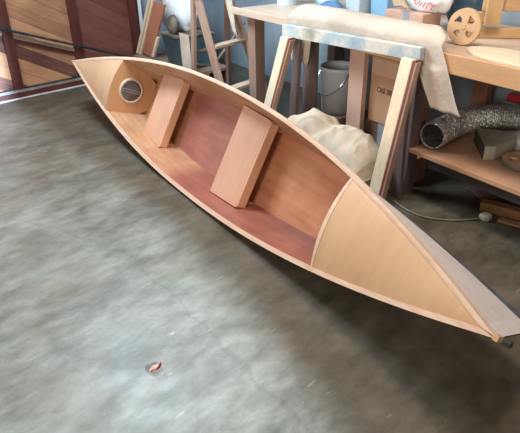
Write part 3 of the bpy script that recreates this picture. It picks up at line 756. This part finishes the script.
# far clutter on the left part of the bench
base = (-1.62, .52, .88)
tb = thing('round_tub', 'round pale translucent tub lid leaning at the back of the bench', 'tub', base)
MB().lathe([(0, 0), (.15, .0), (.152, .012), (.16, .02), (.16, .03), (.148, .03), (.146, .014), (0, .012)], (0, .0, .168), 36, 'y').build('tub_lid', M['grey_bin'], tb, (0, 0, 0), smooth=False)
MB().lathe([(.155, -.004), (.166, -.006), (.166, .006), (.155, .004)], (0, -.002, .168), 36, 'y').build('lid_rim', M['blue_bin'], tb, smooth=True)
single(MB().grid(bag((-1.36, .36, .925), (.10, .07, .055), 8.0, .8815), 24, 16), 'blue_rag', M['navy'], 'crumpled navy blue rag on the bench beside the round lid', 'rag', (-1.36, .36, .88), smooth=True)
base = (-1.17, .52, .88)
gb = thing('plastic_tub', 'tall pale grey plastic tub behind the draped cloth', 'tub', base)
MB().hexa([(-1.31, .45, .881), (-1.18, .45, .881), (-1.18, .60, .881), (-1.31, .60, .881), (-1.325, .44, 1.12), (-1.165, .44, 1.12), (-1.165, .61, 1.12), (-1.325, .61, 1.12)]).build('tub_body', M['grey_bin'], gb, base, bevel=.008)
MB().box(-1.335, -1.155, .43, .62, 1.121, 1.14).build('tub_lid', M['grey_bin'], gb, base, bevel=.004)
base = (-.95, .55, .88)
bb = thing('plastic_bin', 'pale blue plastic bin at the back of the bench beside the taped carton', 'bin', base)
MB().hexa([(-1.13, .52, .881), (-.98, .52, .881), (-.98, .70, .881), (-1.13, .70, .881), (-1.145, .50, 1.16), (-.965, .50, 1.16), (-.965, .72, 1.16), (-1.145, .72, 1.16)]).build('bin_body', M['blue_bin'], bb, base, bevel=.008)
MB().box(-1.153, -.957, .49, .73, 1.161, 1.18).build('bin_rim', M['blue_bin'], bb, base, bevel=.004)
base = (-2.0, .45, .88)
gm = thing('paint_can', 'tall blue-grey metal can at the left end of the workbench', 'can', base)
MB().lathe([(0, 0), (.085, 0), (.085, .24), (.09, .245), (.09, .255), (.078, .255), (.078, .248), (0, .246)], (0, 0, .001), 32).build('can_body', M['grey_bin'], gm, smooth=False)
MB().tube([(.088 * math.cos(t), -.088 * math.sin(t), .22 - .07 * math.sin(t)) for t in [PI * k / 14 for k in range(15)]], .002, 6).build('bail_handle', M['chrome'], gm)

# ------------------------------------------------------------------ step ladder at the bench end
OL = (-2.2, .0, 0)
ld = thing('step_ladder', 'old wooden stepladder standing at the left end of the workbench', 'ladder', OL)
TL, BL = Vector((-2.45, -.135, .97)), Vector((-1.78, -.25, 0)); TR, BR = Vector((-2.52, .185, .97)), Vector((-1.915, .255, 0))
MB().bar(TL, BL, .075, .03, (1, 0, 0)).build('front_rail', M['ladder'], ld, OL, bevel=.002)
MB().bar(TR, BR, .085, .03, (1, 0, 0)).build('front_rail', M['ladder'], ld, OL, bevel=.002)
for z in (.59, .285):
    t = 1 - z / .97
    A = TL.lerp(BL, t); B = TR.lerp(BR, t)
    MB().bar(A + Vector((0, .016, 0)), B - Vector((0, .016, 0)), .085, .022, (1, 0, 0)).build('step', M['ply_top'], ld, OL, bevel=.002)
MB().bar((-2.475, -.15, .97), (-2.50, -.2, 0), .05, .028, (1, 0, 0)).build('back_leg', M['ladder'], ld, OL)
MB().bar((-2.53, .20, .97), (-2.62, .24, 0), .05, .028, (1, 0, 0)).build('back_leg', M['ladder'], ld, OL)
MB().box(-2.60, -2.36, -.19, .25, .971, .995).build('top_step', M['splatter'], ld, OL, bevel=.003)
MB().bar((-2.49, -.165, .50), (-2.57, .20, .50), .02, .012, (0, 0, 1)).build('back_stretcher', M['ladder'], ld, OL)
MB().bar((-2.16, -.165, .445), (-2.50, -.165, .40), .015, .006, (0, 0, 1)).build('spreader_bar', M['chrome'], ld, OL)
single(MB().grid(lambda u, v: (-2.47 + .17 * u + (.20 - .10 * u) * v, .10 + .012 * math.sin(u * 9 + v * 3), .968 - (.30 + .05 * u) * v), 10, 14), 'cream_rag', M['canvas'],
       'narrow cream rag hanging from the top of the stepladder', 'rag', (-2.35, .1, .66), smooth=True, solid=.004)
single(MB().bar((-2.58, .412, .67), (-3.11, .412, .23), .022, .014), 'wooden_stick', M['ply_top'], 'thin pale stick leaning diagonally behind the stepladder', 'stick', (-3.0, .41, .216))

# ------------------------------------------------------------------ things stacked in the far corner
OPL = (-3.45, .12, 0)
pt = thing('wooden_pallet', 'low slatted wooden pallet in the corner by the garage door', 'pallet', OPL)
for k in range(6): MB().box(-3.96 + k * .19, -3.96 + k * .19 + .15, -.12, .42, .19, .215).build('slat', M['ladder'], pt, OPL)
for n in (-.10, .14, .38): MB().box(-3.96, -2.86, n, n + .035, 0, .189).build('runner', M['ladder'], pt, OPL)
OP = (-3.70, .02, .216)
lp = thing('panel_door', 'red-brown panel with pale timber edging leaning in the corner by the white track', 'panel', OP)
def tilt(u, w, t): # u across, w up the lean, t thickness
    return (-3.965 + u * .93 + w * .50, -.055 + u * .10 + w * .06 - t, .236 + w * .80 - u * .09)
def tbox(u0, u1, w0, w1, t0, t1):
    return MB().hexa([tilt(u0, w0, t0), tilt(u1, w0, t0), tilt(u1, w0, t1), tilt(u0, w0, t1), tilt(u0, w1, t0), tilt(u1, w1, t0), tilt(u1, w1, t1), tilt(u0, w1, t1)])
tbox(.0, .045, -.01, .95, .0, .03).build('edge_strip', M['pine_pale'], lp, OP)
tbox(.055, .085, -.012, .90, .0, .022).build('edge_strip', M['pine_pale'], lp, OP)
tbox(.088, .29, .02, .70, -.004, .012).build('panel_face', M['redbrown'], lp, OP)
tbox(.292, .335, .03, .30, -.004, .018).build('edge_strip', M['pine_pale'], lp, OP)
OG = (-3.2, .12, .216)
gx = thing('plastic_crate', 'dark green crate in the corner below the white plastic sack', 'crate', OG)
MB().hexa([(-3.36, .0, .217), (-3.02, .0, .217), (-3.02, .36, .217), (-3.36, .36, .217), (-3.43, -.02, .505), (-3.09, -.02, .505), (-3.09, .38, .505), (-3.43, .38, .505)]).build('crate_body', M['green_box'], gx, OG, bevel=.008)
MB().hexa([(-3.44, -.03, .495), (-3.08, -.03, .495), (-3.08, .39, .495), (-3.44, .39, .495), (-3.445, -.035, .515), (-3.075, -.035, .515), (-3.075, .395, .515), (-3.445, .395, .515)]).build('crate_rim', M['rag'], gx, OG, bevel=.004)
single(MB().grid(bag((-3.50, .23, .73), (.30, .14, .30), 3.7, .517), 44, 32), 'plastic_sack', M['plastic_white'], 'bulging white plastic sack on top of the dark green crate', 'sack', (-3.50, .23, .52), smooth=True)
single(MB().grid(bag((-3.27, .035, .60), (.085, .05, .085), 6.6, .5185), 20, 14), 'dark_rag', M['rag'], 'grubby dark rag on the rim of the dark green crate below the white sack', 'rag', (-3.27, .035, .5185), smooth=True)
single(MB().slab(lambda u, v: (-2.98 + .17 * u + .12 * (1 - v), -.10 + .05 * v, .216 + .36 * v), lambda u, v: (-2.98 + .17 * u + .12 * (1 - v), -.092 + .05 * v, .216 + .36 * v), 4, 6),
       'cardboard_sheet', M['canvas2'], 'beige cardboard strip leaning on the dark green crate by the ladder', 'cardboard', (-2.9, -.1, .216))

# ------------------------------------------------------------------ camera
F_PX, PITCH, ROLL, CAMH = 556.4034, math.radians(28.8134), math.radians(-.9342), 1.55
cam = bpy.data.cameras.new('camera'); co = bpy.data.objects.new('camera', cam); C.objects.link(co)
Fv = Vector((0, math.cos(PITCH), -math.sin(PITCH))); Rv = Vector((1, 0, 0)); Uv = Rv.cross(Fv)
R2 = Rv * math.cos(ROLL) + Uv * math.sin(ROLL); U2 = R2.cross(Fv)
co.matrix_world = Matrix(((R2.x, U2.x, -Fv.x, 0), (R2.y, U2.y, -Fv.y, 0), (R2.z, U2.z, -Fv.z, CAMH), (0, 0, 0, 1)))
cam.sensor_fit = 'HORIZONTAL'; cam.sensor_width = 36; cam.lens = F_PX / 520 * 36; cam.clip_start = .02
bpy.context.scene.camera = co

# ------------------------------------------------------------------ light
def look(o, target):
    o.rotation_euler = (Vector(target) - o.location).to_track_quat('-Z', 'Y').to_euler()
def area(name, loc, target, w, h, power, col):
    l = bpy.data.lights.new(name, 'AREA'); l.shape = 'RECTANGLE'; l.size = w; l.size_y = h; l.energy = power; l.color = col
    o = bpy.data.objects.new(name, l); C.objects.link(o); o.location = loc; look(o, target); return o
# cool daylight pool on the left of the floor
sp = bpy.data.lights.new('daylight_spot', 'SPOT'); sp.energy = 28500; sp.color = (.54, .76, 1.06); sp.spot_size = math.radians(31.2); sp.spot_blend = .05; sp.shadow_soft_size = .1
so = bpy.data.objects.new('daylight_spot', sp); C.objects.link(so); so.location = (5.203, -3.24, 3.28); look(so, (-6.127, 3.917, 0))
# soft daylight from the open side of the workshop, low from behind on the left
area('open_door_light', (-2.6, -2.2, 1.9), (-.2, 2.6, .4), 1.6, 1.4, 130, (1.0, .93, .85))
# warm workshop lamp
area('workshop_lamp', (.75, 2.3, 2.9), (.40, 2.4, 0), .5, 1.0, 48, (1.0, .88, .76))
# added cool fill tinting the far end of the bench blue, no window there
area('cool_fill', tuple(BW(-2.0, -1.3, 2.5)), tuple(BW(-1.7, .3, .7)), 1.2, .8, 105, (.66, .84, 1.0))
w = bpy.data.worlds.new('world'); bpy.context.scene.world = w; w.use_nodes = True
bg = w.node_tree.nodes['Background']; bg.inputs[0].default_value = (1.0, .90, .80, 1); bg.inputs[1].default_value = .22
bpy.context.scene.view_settings.view_transform = 'Standard'
bpy.context.scene.view_settings.exposure = 0.05
